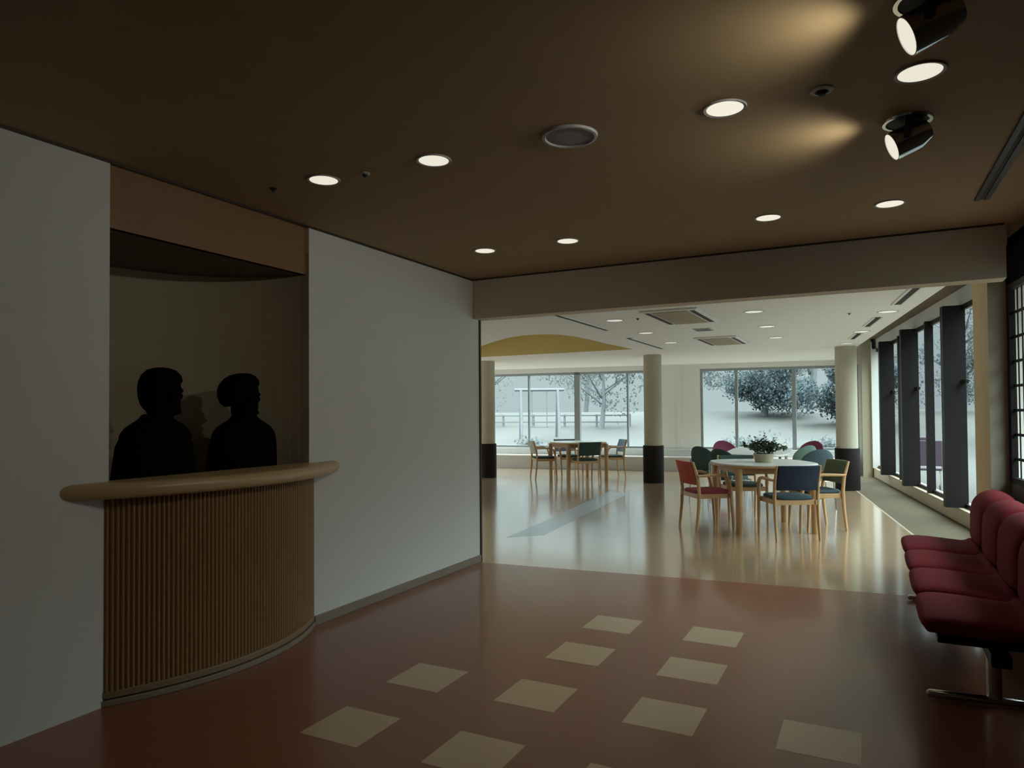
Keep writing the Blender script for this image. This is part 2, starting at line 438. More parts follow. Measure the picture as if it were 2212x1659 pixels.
# window wall: curb, upper band, deep posts, bays
def gw_box(mb, y0, y1, d0, d1, z0, z1):
    mb.prism([(G(y0) + d0, y0), (G(y0) + d1, y0), (G(y1) + d1, y1), (G(y1) + d0, y1)], z0, z1)
c = MB(); gw_box(c, 6.47, 16.15, -0.10, 0.15, 0, 0.172); struct('trim_7', c, CURB, 'tan curb along the foot of the window wall', bevel=0.004)
c = MB(); gw_box(c, 6.47, 16.15, -0.02, 0.15, 2.51, ZH + 0.05); struct('wall_window_band', c, WHITE)
deep = [6.9, 9.62, 12.07, 13.98, 15.6]
thin = [8.3, 11.13, 13.05, 14.8]
for i in range(4):
    y0, y1, ym = deep[i], deep[i + 1], thin[i]
    r = window_root(f'window_{4 + i}', ['tall dark framed window bay hidden by the pier', 'tall dark framed window bay next to the pier',
                                        'tall dark framed window bay in the middle of the window wall', 'tall dark framed window bay next to the far corner'][i])
    c = MB(); gw_box(c, y0 - 0.05, y0 + 0.07, -0.22, 0.004, 0.172, 2.51); link('post', c, DARKFRAME, r)
    c = MB(); gw_box(c, ym - 0.035, ym + 0.035, -0.09, 0.004, 0.172, 2.51); link('mullion', c, DARKFRAME, r)
    c = MB(); gw_box(c, y0, y1, -0.03, 0.004, 0.172, 0.22); gw_box(c, y0, y1, -0.03, 0.004, 2.45, 2.51)
    gw_box(c, y0 + 0.07, y0 + 0.12, -0.03, 0.004, 0.2, 2.46)
    link('window_frame', c, DARKFRAME, r)
    c = MB(); gw_box(c, y0 + 0.07, ym - 0.035, -0.003, 0.001, 0.2, 2.46); link('pane', c, GLASS, r)
    c = MB(); gw_box(c, ym + 0.035, y1 - 0.05, -0.003, 0.001, 0.2, 2.46); link('pane', c, GLASS, r)
    c = MB(); gw_box(c, y0 - 0.22, y0 - 0.05, -0.05, -0.012, 1.60, 1.645); link('handle', c, DARKFRAME, r, bevel=0.005)
c = MB(); gw_box(c, 15.55, 15.67, -0.12, 0.08, 0.172, 2.51); gw_box(c, 15.67, 16.2, 0.0, 0.1, 0.172, 2.51); struct('trim_8', c, SILLW)

# ------------------------------------------------------------------ columns
def column(x, y, label):
    t = thing('column', label, 'column', (x, y, 0), group='round dining room columns')
    c = MB(); c.lathe([(0.165, 0.0), (0.165, ZD)], n=40); link('shaft', c, CREAM, t, smooth=True)
    c = MB(); c.lathe([(0.186, 0.0), (0.19, 0.01), (0.19, 0.675), (0.186, 0.685), (0.166, 0.685)], n=40)
    link('base_wrap', c, COLBASE, t, smooth=True)
column(-6.97, 12.55, 'cream round column with dark base beside the end of the hall wall')
column(-3.60, 12.82, 'cream round column with dark base between the two far windows')
column(-0.355, 12.84, 'cream round column with dark base close to the window wall')

# ------------------------------------------------------------------ ceiling fixtures
def downlight(x, y, z, r, label, group, glow, watts, colr, cone=125):
    t = thing('downlight', label, 'ceiling light', (x, y, z), group=group)
    c = MB()
    c.loft([[(rr * math.cos(2 * PI * k / 40), rr * math.sin(2 * PI * k / 40), zz) for k in range(40)]
            for rr, zz in ((r * 1.20, 0.0), (r * 1.17, -0.006), (r * 1.02, -0.004), (r * 1.0, 0.0))], cap=False)
    link('trim_ring', c, PLASTIC, t, smooth=True)
    c = MB(); c.disc((0, 0, -0.0035), r * 1.01, 0.003, 40); link('lens', c, glow, t)
    spot('lamp', t, (0, 0, -0.02), (0, 0, -1), watts, cone, 0.6, colr, 0.06)
WARM = (1.0, 0.86, 0.62)
HG = 'downlights in the brown hall ceiling'
hall_l = [(-2.40, 2.67, 'lit downlight in the brown ceiling in front of the reception opening'),
          (-1.77, 2.70, 'lit downlight in the brown ceiling left of the round speaker'),
          (-2.44, 4.38, 'lit downlight in the brown ceiling nearest the white wall corner'),
          (-1.81, 4.40, 'lit downlight in the brown ceiling second from the corner, near the lintel'),
          (-0.48, 2.76, 'large lit downlight in the brown ceiling right of the round speaker'),
          (0.17, 2.78, 'largest lit downlight between the two chrome spotlights'),
          (-0.53, 4.45, 'lit downlight near the lintel, third from the white wall corner'),
          (0.115, 4.48, 'lit downlight near the lintel, last one towards the dark window')]
for x, y, lab in hall_l: downlight(x, y, ZC, 0.068, lab, HG, LAMP, P_DOWN, WARM)
DG = 'downlights in the white dining ceiling'
dl = [(-2.61, 7.74, 'pale downlight between the left slot diffuser and the front air conditioner'), (-2.66, 9.18, 'pale downlight left of the small ceiling vent'),
      (-2.70, 10.66, 'pale downlight left of the rear air conditioner'), (-1.09, 7.81, 'pale downlight right of the front air conditioner'),
      (-1.14, 9.26, 'pale downlight right of the small ceiling vent'), (-1.20, 10.72, 'pale downlight right of the rear air conditioner'),
      (0.18, 8.54, 'pale downlight near the window wall, front one of its row'), (-0.09, 10.51, 'pale downlight near the window wall, middle one of its row'),
      (-0.32, 12.25, 'pale downlight near the window wall, just before the column')]
for x, y, lab in dl: downlight(x, y, ZD, 0.09, lab, DG, LAMP2, P_DINE, (1.0, 0.98, 0.95))

t = thing('ceiling_speaker', 'round grey loudspeaker grille in the brown hall ceiling', 'speaker', (-1.11, 2.73, ZC))
c = MB(); c.loft([[(rr * math.cos(2 * PI * k / 48), rr * math.sin(2 * PI * k / 48), zz) for k in range(48)]
                  for rr, zz in ((0.118, 0), (0.115, -0.010), (0.104, -0.011), (0.100, -0.004))], cap=False)
link('rim', c, PLASTIC, t, smooth=True)
c = MB(); c.lathe([(0.001, -0.0075), (0.06, -0.007), (0.101, -0.004), (0.101, -0.001)], n=48); link('grille', c, GRILLE, t)

def detector(x, y, z, r, label):
    t = thing('ceiling_sensor', label, 'sensor', (x, y, z), group='small ceiling sensors')
    c = MB(); c.lathe([(r, 0), (r, -0.004), (r * 0.6, -0.008), (r * 0.58, 0)], n=24); link('rim', c, PLASTIC if r > 0.02 else SLOTBLACK, t, smooth=True)
    c = MB(); c.lathe([(0.001, -0.02), (r * 0.3, -0.018), (r * 0.5, -0.004), (r * 0.5, 0)], n=24); link('lens', c, SLOTBLACK, t, smooth=True)
detector(-2.16, 2.69, ZC, 0.025, 'small dark sensor between the two left downlights')
detector(-2.72, 2.65, ZC, 0.018, 'tiny sprinkler head in the ceiling beside the reception opening')
detector(-0.14, 2.77, ZC, 0.04, 'dark round sensor between the two right downlights')
detector(-2.33, 7.72, ZD, 0.02, 'tiny dark sensor beside the front air conditioner')
detector(-0.19, 8.45, ZD, 0.025, 'tiny dark sensor in the white ceiling near the window wall')

# adjustable chrome spots aimed at the reception counter
def wall_spot(x, y, label, aim):
    t = thing('spotlight', label, 'spotlight', (x, y, ZC), group='chrome ceiling spotlights')
    c = MB(); c.loft([[(rr * math.cos(2 * PI * k / 40), rr * math.sin(2 * PI * k / 40), zz) for k in range(40)]
                      for rr, zz in ((0.092, 0), (0.090, -0.008), (0.078, -0.008), (0.074, -0.001))], cap=False)
    link('mounting_ring', c, CHROME, t, smooth=True)
    c = MB(); c.disc((0, 0, -0.003), 0.076, 0.002, 40); link('recess', c, SLOTBLACK, t)
    for q in (-0.068, 0.068):
        c = MB(); c.box(-0.012, 0.012, q - 0.0035, q + 0.0035, -0.085, -0.002); link('yoke_arm', c, BLACKM, t, bevel=0.002)
    a = Vector(aim).normalized()
    p0 = Vector((0, 0, -0.075))
    def ring(s, r): # ring of the lamp can at distance s along the aim
        q = a.to_track_quat('Z', 'Y').to_matrix()
        return [p0 + a * s + q @ Vector((r * math.cos(2 * PI * k / 32), r * math.sin(2 * PI * k / 32), 0)) for k in range(32)]
    c = MB(); c.loft([ring(-0.085, 0.026), ring(-0.080, 0.040), ring(-0.03, 0.058), ring(0.056, 0.058), ring(0.064, 0.058), ring(0.064, 0.054), ring(0.05, 0.053)])
    h = link('lamp_can', c, CHROME, t, smooth=True)
    c = MB(); c.loft([ring(0.052, 0.0535), ring(0.061, 0.0535)]); link('lens', c, LAMP, t)
    spot('lamp', t, p0 + a * 0.075, a + Vector((0, 0.20, 0.05)), P_SPOT, 138, 0.9, (1.0, 0.97, 0.80), 0.03)
wall_spot(0.165, 2.29, 'chrome spotlight at the top edge, nearer of the two on the right', (-1, -0.16, -0.45))
wall_spot(0.15, 3.23, 'chrome spotlight in front of the largest downlight, farther of the two', (-1, -0.20, -0.45))

# ceiling air conditioner cassettes, vent, slot diffusers
def cassette(x, y, sx, sy, label):
    t = thing('ceiling_air_conditioner', label, 'air conditioner', (x, y, ZD), group='ceiling air conditioners')
    c = MB(); c.box(-sx, sx, -sy, sy, -0.022, 0); link('panel', c, SILLW, t, bevel=0.008)
    c = MB(); c.box(-sx + 0.11, sx - 0.11, -sy + 0.05, sy - 0.05, -0.028, -0.02); link('intake_grille', c, mat('beige_grille', (0.33, 0.27, 0.19), 0.7), t, bevel=0.004)
    for s in (-1, 1):
        c = MB(); c.box(s * (sx - 0.065) - 0.025, s * (sx - 0.065) + 0.025, -sy + 0.06, sy - 0.06, -0.0245, -0.018)
        link('air_slot', c, SLOTBLACK, t)
cassette(-1.85, 7.75, 0.30, 0.58, 'large square ceiling air conditioner with two black slots, nearest the lintel')
cassette(-1.945, 10.70, 0.30, 0.58, 'smaller looking ceiling air conditioner further back above the tables')
t = thing('ceiling_vent', 'small rectangular vent between the two air conditioners', 'vent', (-1.90, 9.17, ZD))
c = MB(); c.box(-0.11, 0.11, -0.13, 0.13, -0.01, 0); link('frame', c, PLASTIC, t, bevel=0.003)
c = MB()
for k in range(5): c.box(-0.09, 0.09, -0.105 + k * 0.045, -0.085 + k * 0.045, -0.014, -0.008)
link('louvre', c, GRILLE, t)
def diffuser(x0, y0, x1, y1, label, z=ZD, w=0.055):
    L = math.hypot(x1 - x0, y1 - y0); a = math.atan2(y1 - y0, x1 - x0)
    t = thing('slot_diffuser', label, 'air diffuser', ((x0 + x1) / 2, (y0 + y1) / 2, z), a, group='linear slot diffusers')
    c = MB(); c.box(-L / 2, L / 2, -w, -w + 0.025, -0.012, 0); c.box(-L / 2, L / 2, w - 0.025, w, -0.012, 0)
    link('frame', c, SILLW if z < 2.4 else BLACKM, t, bevel=0.002)
    c = MB(); c.box(-L / 2, L / 2, -w + 0.025, w - 0.025, -0.006, 0); link('slot', c, SLOTBLACK, t)
diffuser(-3.01, 6.9, -3.0, 8.62, 'long slot diffuser beside the yellow cove, nearest the lintel')
diffuser(-3.06, 9.69, -3.08, 11.6, 'long slot diffuser beside the yellow cove, further back')
diffuser(0.37, 6.95, 0.25, 7.99, 'slot diffuser by the window wall, front one of three')
diffuser(0.09, 9.0, -0.03, 9.91, 'slot diffuser by the window wall, middle one of three')
diffuser(-0.13, 10.75, -0.23, 11.53, 'slot diffuser by the window wall, rear one of three')
diffuser(0.60, 2.6, 0.565, 4.62, 'black slot diffuser in the brown hall ceiling at the right edge', ZC, 0.035)

# ------------------------------------------------------------------ reception counter
def arc_pts(y0, y1, sag, x=XL, n=48):
    """plan arc bulging into the hall between y0 and y1 on the left wall line"""
    ch = (y1 - y0) / 2; R = (ch * ch + sag * sag) / (2 * sag); ym = (y0 + y1) / 2
    a0 = math.asin(ch / R)
    return [(x - (R - sag) + R * math.cos(a0 * (2 * k / n - 1)), ym + R * math.sin(a0 * (2 * k / n - 1))) for k in range(n + 1)]
t = thing('reception_counter', 'bowed wooden reception counter with a thick rounded top set in the left wall', 'counter', (XL, 2.65, 0))
loc = Matrix.Translation((-XL, -2.65, 0))
# fluted front: half-round ribs along the arc
base = arc_pts(1.99, 3.325, 0.185, n=66 * 6)
rib = []
for i, (x, y) in enumerate(base):
    ph = (i % 6) / 6.0
    d = 0.0075 * abs(math.sin(PI * ph)) - 0.002
    cx, cy = XL - 1.0, 2.6575
    nv = Vector((x - cx, (y - cy) * 0.6)).normalized()
    rib.append((x + nv.x * d, y + nv.y * d))
c = MB(); c.prism(rib + [(XL - 0.02, 3.325), (XL - 0.02, 1.99)], 0.062, 0.945); link('fluted_panel', c, COUNTERW, t, xf=loc)
b2 = arc_pts(1.985, 3.33, 0.200)
c = MB(); c.prism(b2 + [(XL - 0.02, 3.33), (XL - 0.02, 1.985)], 0.034, 0.066); link('plinth_rail', c, mat('rail_oak', (0.27, 0.19, 0.11), 0.5), t, xf=loc, bevel=0.004)
c = MB(); c.prism(arc_pts(1.99, 3.325, 0.190) + [(XL - 0.02, 3.325), (XL - 0.02, 1.99)], 0.026, 0.036); link('plinth_groove', c, SLOTBLACK, t, xf=loc)
c = MB(); c.prism(arc_pts(1.98, 3.345, 0.208) + [(XL - 0.02, 3.345), (XL - 0.02, 1.98)], 0.0, 0.028); link('plinth', c, BASEB, t, xf=loc, bevel=0.004)
# top: bullnose section swept round the bow, with an inner straight shelf through the opening
top = arc_pts(1.795, 3.565, 0.290)
prof = [(0.0, 1.005), (0.012, 1.004), (0.028, 0.998), (0.038, 0.985), (0.040, 0.968), (0.036, 0.950), (0.026, 0.938), (0.010, 0.932), (0.0, 0.931)]
c = MB()
rings = []
for d, z in prof:
    ring = []
    for (x, y) in top:
        s = (y - 2.68) / 0.885
        nv = Vector((1.0, 0.55 * s)).normalized()
        ring.append((x + nv.x * (d - 0.040), y + nv.y * (d - 0.040), z))
    rings.append(ring)
vs = [[c.bm.verts.new(p) for p in r] for r in rings]
for a, b in zip(vs, vs[1:]):
    for i in range(len(a) - 1): c.face([a[i], a[i + 1], b[i + 1], b[i]])
c.face([r[0] for r in vs][::-1]); c.face([r[-1] for r in vs])
c.face(vs[0]); c.face(vs[-1][::-1])
link('counter_top', c, COUNTERTOP, t, xf=loc, smooth=True)
c = MB(); c.box(XL - 0.045, XL + 0.002, 2.014, 3.26, 0.935, 1.004); link('inner_shelf', c, COUNTERTOP, t, xf=loc)

# ------------------------------------------------------------------ people behind the counter
def ell(cx, cy, z, a, b, n=24, rot=0.0, egg=0.0):
    out = []
    for k in range(n):
        t_ = 2 * PI * k / n
        x, y = a * math.cos(t_), b * math.sin(t_) * (1 + egg * math.cos(t_))
        out.append((cx + x * math.cos(rot) - y * math.sin(rot), cy + x * math.sin(rot) + y * math.cos(rot), z))
    return out

def person(label, loc, body_rz, head_rz, height, hair, broad=1.0, hair_kind='cap', head_y=0.0):
    """local frame: facing +X, shoulders along Y; head turned by head_rz"""
    t = thing('person', label, 'person', loc, body_rz, group='people behind the reception counter')
    k = height / 1.545
    H = Matrix.Translation((0, head_y, 0)) @ Matrix.Rotation(head_rz, 4, 'Z')
    def V(x, y, z): return Vector((x * k, y * k, z * k))
    hz = 1.425          # head centre
    b = MB()
    # head as stacked rings: (z, front, back, half width)
    hd = [(1.300, 0.045, -0.030, 0.030), (1.312, 0.078, -0.045, 0.045), (1.335, 0.088, -0.066, 0.058), (1.365, 0.090, -0.082, 0.066), (1.40, 0.090, -0.095, 0.071),
          (1.435, 0.092, -0.102, 0.074), (1.47, 0.088, -0.100, 0.073), (1.50, 0.074, -0.086, 0.064), (1.52, 0.050, -0.062, 0.047), (1.530, 0.018, -0.03, 0.02)]
    rings = []
    for z, fr, bk, hw in hd:
        cx = (fr + bk) / 2; a = (fr - bk) / 2
        rings.append([H @ V(cx + a * math.cos(2 * PI * q / 24), hw * math.sin(2 * PI * q / 24), z + max(0, (1.37 - z)) * 0.35 * (0.5 - math.cos(2 * PI * q / 24))) for q in range(24)])
    b.loft(rings)
    # nose, lips, chin, brow, ears, eyes
    b.tube([H @ V(0.084, 0, 1.440), H @ V(0.096, 0, 1.408), H @ V(0.102, 0, 1.396), H @ V(0.086, 0, 1.385)], [0.008 * k, 0.011 * k, 0.013 * k, 0.011 * k])
    b.ball(H @ V(0.083, 0, 1.352), 0.016 * k, 0.7, 1.4, 0.5)
    b.ball(H @ V(0.080, 0, 1.318), 0.022 * k, 0.9, 1.1, 0.8)
    for s in (-1, 1):
        b.ball(H @ V(0.082, s * 0.032, 1.425), 0.014 * k, 0.7, 1.2, 0.8)
        b.ball(H @ V(-0.005, s * 0.077, 1.405), 0.028 * k, 0.7, 0.35, 1.1)
    # neck
    b.tube([H @ V(-0.018, 0, 1.35), V(-0.015, head_y * 0.5, 1.28), V(-0.012, 0, 1.20)], [0.056 * k, 0.056 * k, 0.072 * k], 16)
    # trunk
    tr = [(1.27, 0.055, 0.070), (1.24, 0.070, 0.115 * broad), (1.20, 0.085, 0.155 * broad), (1.12, 0.100, 0.175 * broad), (1.02, 0.103, 0.172 * broad), (0.92, 0.098, 0.152 * broad),
          (0.84, 0.100, 0.160 * broad), (0.75, 0.108, 0.172 * broad), (0.70, 0.100, 0.160 * broad)]
    b.loft([[V(-0.01 + a * math.cos(2 * PI * q / 28), w * math.sin(2 * PI * q / 28), z) for q in range(28)] for z, a, w in tr])
    for s in (-1, 1):
        # arm: shoulder, elbow, wrist
        sh, el, wr_ = V(-0.012, s * 0.158 * broad, 1.150), V(-0.03, s * 0.190 * broad, 0.92), V(0.03, s * 0.195 * broad, 0.72)
        b.ball(sh, 0.050 * k, 1, 1, 1)
        b.tube([sh, sh.lerp(el, 0.5), el, el.lerp(wr_, 0.4), wr_], [0.052 * k, 0.046 * k, 0.039 * k, 0.037 * k, 0.026 * k], 14)
        d = (wr_ - el).normalized(); side = Vector((0, s, 0))
        pc = wr_ + d * 0.045 * k
        b.tube([wr_, pc, wr_ + d * 0.085 * k], [0.025 * k, 0.032 * k, 0.030 * k], 12, 0.55)
        for q, (off, ln) in enumerate(((-0.026, 0.066), (-0.009, 0.076), (0.009, 0.071), (0.026, 0.056))):
            p0 = wr_ + d * 0.080 * k + Vector((0, off * k, 0))
            p1 = p0 + d * ln * 0.55 * k; p2 = p1 + (d + Vector((0, 0, -0.6))).normalized() * ln * 0.45 * k
            b.tube([p0, p1, p2], [0.009 * k, 0.0085 * k, 0.007 * k], 8)
        p0 = wr_ + d * 0.03 * k + Vector((0, -s * 0.026 * k, 0))
        b.tube([p0, p0 + (d * 0.6 + Vector((0, -s * 0.8, 0))) * 0.035 * k, p0 + (d + Vector((0, -s * 0.7, -0.1))) * 0.055 * k], [0.011 * k, 0.010 * k, 0.008 * k], 8)
        # leg and shoe
        hp, kn, an = V(-0.01, s * 0.085, 0.76), V(0.005, s * 0.09, 0.43), V(-0.02, s * 0.092, 0.075)
        b.tube([hp, hp.lerp(kn, 0.45), kn, kn.lerp(an, 0.35), an], [0.088 * k, 0.074 * k, 0.053 * k, 0.054 * k, 0.036 * k], 16)
        b.tube([V(-0.055, s * 0.093, 0.042), V(0.02, s * 0.096, 0.045), V(0.10, s * 0.10, 0.034), V(0.155, s * 0.104, 0.026)], [0.036 * k, 0.040 * k, 0.036 * k, 0.022 * k], 12)
    o = link('body', b, PERSKIN, t, smooth=True)
    rm = o.modifiers.new('remesh', 'REMESH'); rm.mode = 'VOXEL'; rm.voxel_size = 0.007; rm.use_smooth_shade = True
    sm = o.modifiers.new('smooth', 'SMOOTH'); sm.factor = 0.5; sm.iterations = 4
    # jacket: shell round trunk and arms
    j = MB()
    tj = [(1.305, 0.066, 0.066), (1.278, 0.076, 0.090 * broad), (1.258, 0.086, 0.132 * broad), (1.235, 0.096, 0.172 * broad), (1.205, 0.105, 0.198 * broad), (1.14, 0.114, 0.210 * broad), (1.02, 0.118, 0.202 * broad), (0.92, 0.114, 0.170 * broad),
          (0.82, 0.122, 0.182 * broad), (0.68, 0.130, 0.192 * broad)]
    j.loft([[V(-0.01 + a * math.cos(2 * PI * q / 28), w * math.sin(2 * PI * q / 28), z) for q in range(28)] for z, a, w in tj])
    for s in (-1, 1):
        sh, el, wr_ = V(-0.012, s * 0.155 * broad, 1.145), V(-0.03, s * 0.190 * broad, 0.92), V(0.025, s * 0.195 * broad, 0.735)
        j.ball(sh, 0.060 * k)
        j.tube([sh, sh.lerp(el, 0.5), el, el.lerp(wr_, 0.5), wr_], [0.064 * k, 0.060 * k, 0.054 * k, 0.048 * k, 0.040 * k], 14)
    o = link('jacket', j, PERSON, t, smooth=True)
    rm = o.modifiers.new('remesh', 'REMESH'); rm.mode = 'VOXEL'; rm.voxel_size = 0.009; rm.use_smooth_shade = True
    sm = o.modifiers.new('smooth', 'SMOOTH'); sm.factor = 0.5; sm.iterations = 5
    # collar
    cl = MB()
    n = 28
    rg = []
    for z, r, lean in ((1.255, 0.080, 0), (1.295, 0.070, 0.0), (1.300, 0.067, 0), (1.280, 0.064, 0), (1.255, 0.064, 0)):
        rg.append([V(-0.012 + r * math.cos(2 * PI * q / n), head_y * 0.4 + r * 0.98 * math.sin(2 * PI * q / n), z - (0.03 if abs(q - 0) < 3 or q > n - 3 else 0) * (z > 1.24)) for q in range(n)])
    cl.loft(rg, cap=False); link('collar', cl, PERSON, t, smooth=True)
    # hair
    hm = MB()
    if hair_kind == 'cap':      # short hair down to the nape
        for z0, fr, bk, hw in ():
            pass
        hr = [(1.305, -0.030, -0.062, 0.040), (1.335, -0.030, -0.090, 0.066), (1.36, -0.015, -0.106, 0.078), (1.40, 0.005, -0.117, 0.086), (1.44, 0.06, -0.123, 0.089), (1.475, 0.097, -0.119, 0.088), (1.505, 0.090, -0.106, 0.078),
              (1.53, 0.065, -0.080, 0.060), (1.542, 0.030, -0.045, 0.033), (1.545, 0.004, -0.012, 0.008)]
    else:                       # fuller hair gathered in a round mass at the back, over the nape
        hr = [(1.355, -0.060, -0.100, 0.050), (1.375, -0.035, -0.128, 0.076), (1.41, 0.0, -0.146, 0.088), (1.445, 0.055, -0.150, 0.092), (1.48, 0.092, -0.138, 0.090), (1.51, 0.092, -0.112, 0.080),
              (1.532, 0.072, -0.078, 0.060), (1.543, 0.045, -0.035, 0.036), (1.546, 0.02, -0.005, 0.010)]
    rings = []
    for z, fr, bk, hw in hr:
        cx = (fr + bk) / 2; a = (fr - bk) / 2
        rings.append([H @ V(cx + a * math.cos(2 * PI * q / 28), hw * math.sin(2 * PI * q / 28), z + 0.004 * math.sin(q * 1.7) * (hair_kind != 'cap')) for q in range(28)])
    hm.loft(rings)
    link('hair', hm, PERSON, t, smooth=True)
    return t
person('person in a dark jacket behind the left end of the counter, head turned right', (-3.262, 2.395, 0), math.radians(4), math.radians(80), 1.55, 'cap', 0.99, 'cap', 0.03)
person('person with hair gathered at the nape behind the right end of the counter', (-3.262, 2.965, 0), math.radians(2), math.radians(76), 1.54, 'bun', 1.10, 'bun', -0.02)

# ------------------------------------------------------------------ red beam seating in the hall
t = thing('beam_seating', 'row of four maroon upholstered seats on a chrome beam along the right wall', 'seating', (0.45, 4.6, 0))
def seat_prof():
    # centre line of the cushion (x,z) from the front lip to the rolled top, and half thickness
    return [(0.185, 0.345, 0.030), (0.200, 0.362, 0.044), (0.26, 0.368, 0.050), (0.40, 0.362, 0.048), (0.53, 0.352, 0.046), (0.590, 0.356, 0.050), (0.630, 0.400, 0.052),
            (0.636, 0.47, 0.050), (0.636, 0.56, 0.050), (0.640, 0.66, 0.052), (0.650, 0.71, 0.054), (0.680, 0.755, 0.055), (0.725, 0.778, 0.052), (0.765, 0.775, 0.046), (0.785, 0.755, 0.040)]
def seat_mesh(pr, w):
    mb = MB(); pts = [Vector((x, z)) for x, z, h in pr]
    rows = []
    for i, (x, z, h) in enumerate(pr):
        d = (pts[min(i + 1, len(pr) - 1)] - pts[max(i - 1, 0)]).normalized(); nn = Vector((-d.y, d.x))
        a = Vector((x, z)) + nn * h; b_ = Vector((x, z)) - nn * h
        # cross-section loop over the width with rounded edges
        e = 0.035
        rows.append([(a.x * 0.75 + b_.x * 0.25, -w, a.y * 0.75 + b_.y * 0.25), (a.x, -w + e, a.y), (a.x, w - e, a.y), (a.x * 0.75 + b_.x * 0.25, w, a.y * 0.75 + b_.y * 0.25),
                     (a.x * 0.25 + b_.x * 0.75, w, a.y * 0.25 + b_.y * 0.75), (b_.x, w - e, b_.y), (b_.x, -w + e, b_.y), (a.x * 0.25 + b_.x * 0.75, -w, a.y * 0.25 + b_.y * 0.75)])
    mb.loft(rows)
    return mb
tip_y = [3.75, 4.35, 4.935, 5.515]
pr = [(x, z if z < 0.45 else 0.45 + (z - 0.45) * 0.78, h) for x, z, h in seat_prof()]
for y in tip_y:
    xf = Matrix.Translation((-0.45, y + 0.02 - 4.6, 0.012))
    s1 = link('seat', seat_mesh(pr[:7], 0.262), MAROON, t, smooth=True, xf=xf)
    m_ = s1.modifiers.new('soft', 'SUBSURF'); m_.levels = m_.render_levels = 2
    # rounded back: narrower towards the top
    s2 = link('backrest', seat_mesh(pr[6:], 0.262), MAROON, t, smooth=True, xf=xf)
    m_ = s2.modifiers.new('soft', 'SUBSURF'); m_.levels = m_.render_levels = 2
    c = MB(); c.box(0.24, 0.60, -0.22, 0.22, 0.285, 0.312); pn = link('seat_pan', c, BLACKM, s1, xf=xf, bevel=0.006)
    for q in (-0.16, 0.16):
        c = MB(); c.tube([(0.46, q, 0.27), (0.46, q, 0.30)], 0.02); link('bracket', c, BLACKM, t, xf=xf)
L0 = Matrix.Translation((-0.45, -4.6, 0))
c = MB(); c.box(0.425, 0.50, 3.50, 5.78, 0.235, 0.29); link('beam', c, BLACKM, t, bevel=0.006, xf=L0)
for y in (3.74, 5.57):
    c = MB(); c.tube([(0.465, y, 0.035), (0.465, y, 0.24)], 0.030, 16); link('leg', c, CHROME, t, smooth=True, xf=L0)
    c = MB(); c.tube([(0.205, y - 0.03, 0.022), (0.215, y - 0.028, 0.022), (0.65, y + 0.015, 0.022), (0.66, y + 0.016, 0.022)], [0.010, 0.018, 0.018, 0.010], 12)
    c.tube([(0.24, y - 0.025, 0.0), (0.24, y - 0.025, 0.012)], 0.016); c.tube([(0.63, y + 0.013, 0.0), (0.63, y + 0.013, 0.012)], 0.016)
    link('foot_bar', c, CHROME, t, smooth=True, xf=L0)

# ------------------------------------------------------------------ wooden tables and armchairs
def round_table(x, y, a0, r, h, label, corner=0.57):
    t = thing('dining_table', label, 'table', (x, y, 0), a0, group='white topped wooden dining tables')
    def sup(rr, z, p=3.0):
        out = []
        for q in range(56):
            th = 2 * PI * q / 56 ; cs, sn = math.cos(th), math.sin(th)
            s_ = (abs(cs) ** p + abs(sn) ** p) ** (-1 / p)
            out.append((rr * s_ * cs, rr * s_ * sn, z))
        return out
    rr = r * 0.80
    c = MB(); c.loft([sup(rr, h - 0.004), sup(rr - 0.004, h)]); c.loft([sup(rr, h - 0.012), sup(rr, h - 0.004)]); link('table_top', c, WHITETOP, t)
    c = MB(); c.loft([sup(rr + 0.004, h - 0.034), sup(rr + 0.006, h - 0.03), sup(rr + 0.006, h - 0.012), sup(rr - 0.002, h - 0.0115)]); link('edge_band', c, BEECH, t)
    q = corner / math.sqrt(2)
    c = MB()
    for s in (-1, 1):
        c.box(-q, q, s * q * 0.96 - 0.012, s * q * 0.96 + 0.012, h - 0.10, h - 0.034); c.box(s * q * 0.96 - 0.012, s * q * 0.96 + 0.012, -q, q, h - 0.10, h - 0.034)
    link('apron', c, BEECH, t)
    for sx in (-1, 1):
        for sy in (-1, 1):
            c = MB(); c.lathe([(0.031, 0.0), (0.034, 0.004), (0.040, h - 0.034)], (sx * q, sy * q, 0), 20)
            link('leg', c, BEECH, t, smooth=True)
    return t
aA = math.atan2(0.39, 0.73)
round_table(-1.09, 8.29, aA, 0.66, 0.735, 'white topped wooden table carrying the flower pot, in the middle of the dining room')
aB = math.atan2(0.68, 0.62)
round_table(-5.10, 12.83, aB, 0.63, 0.735, 'small white topped wooden table before the left far window')

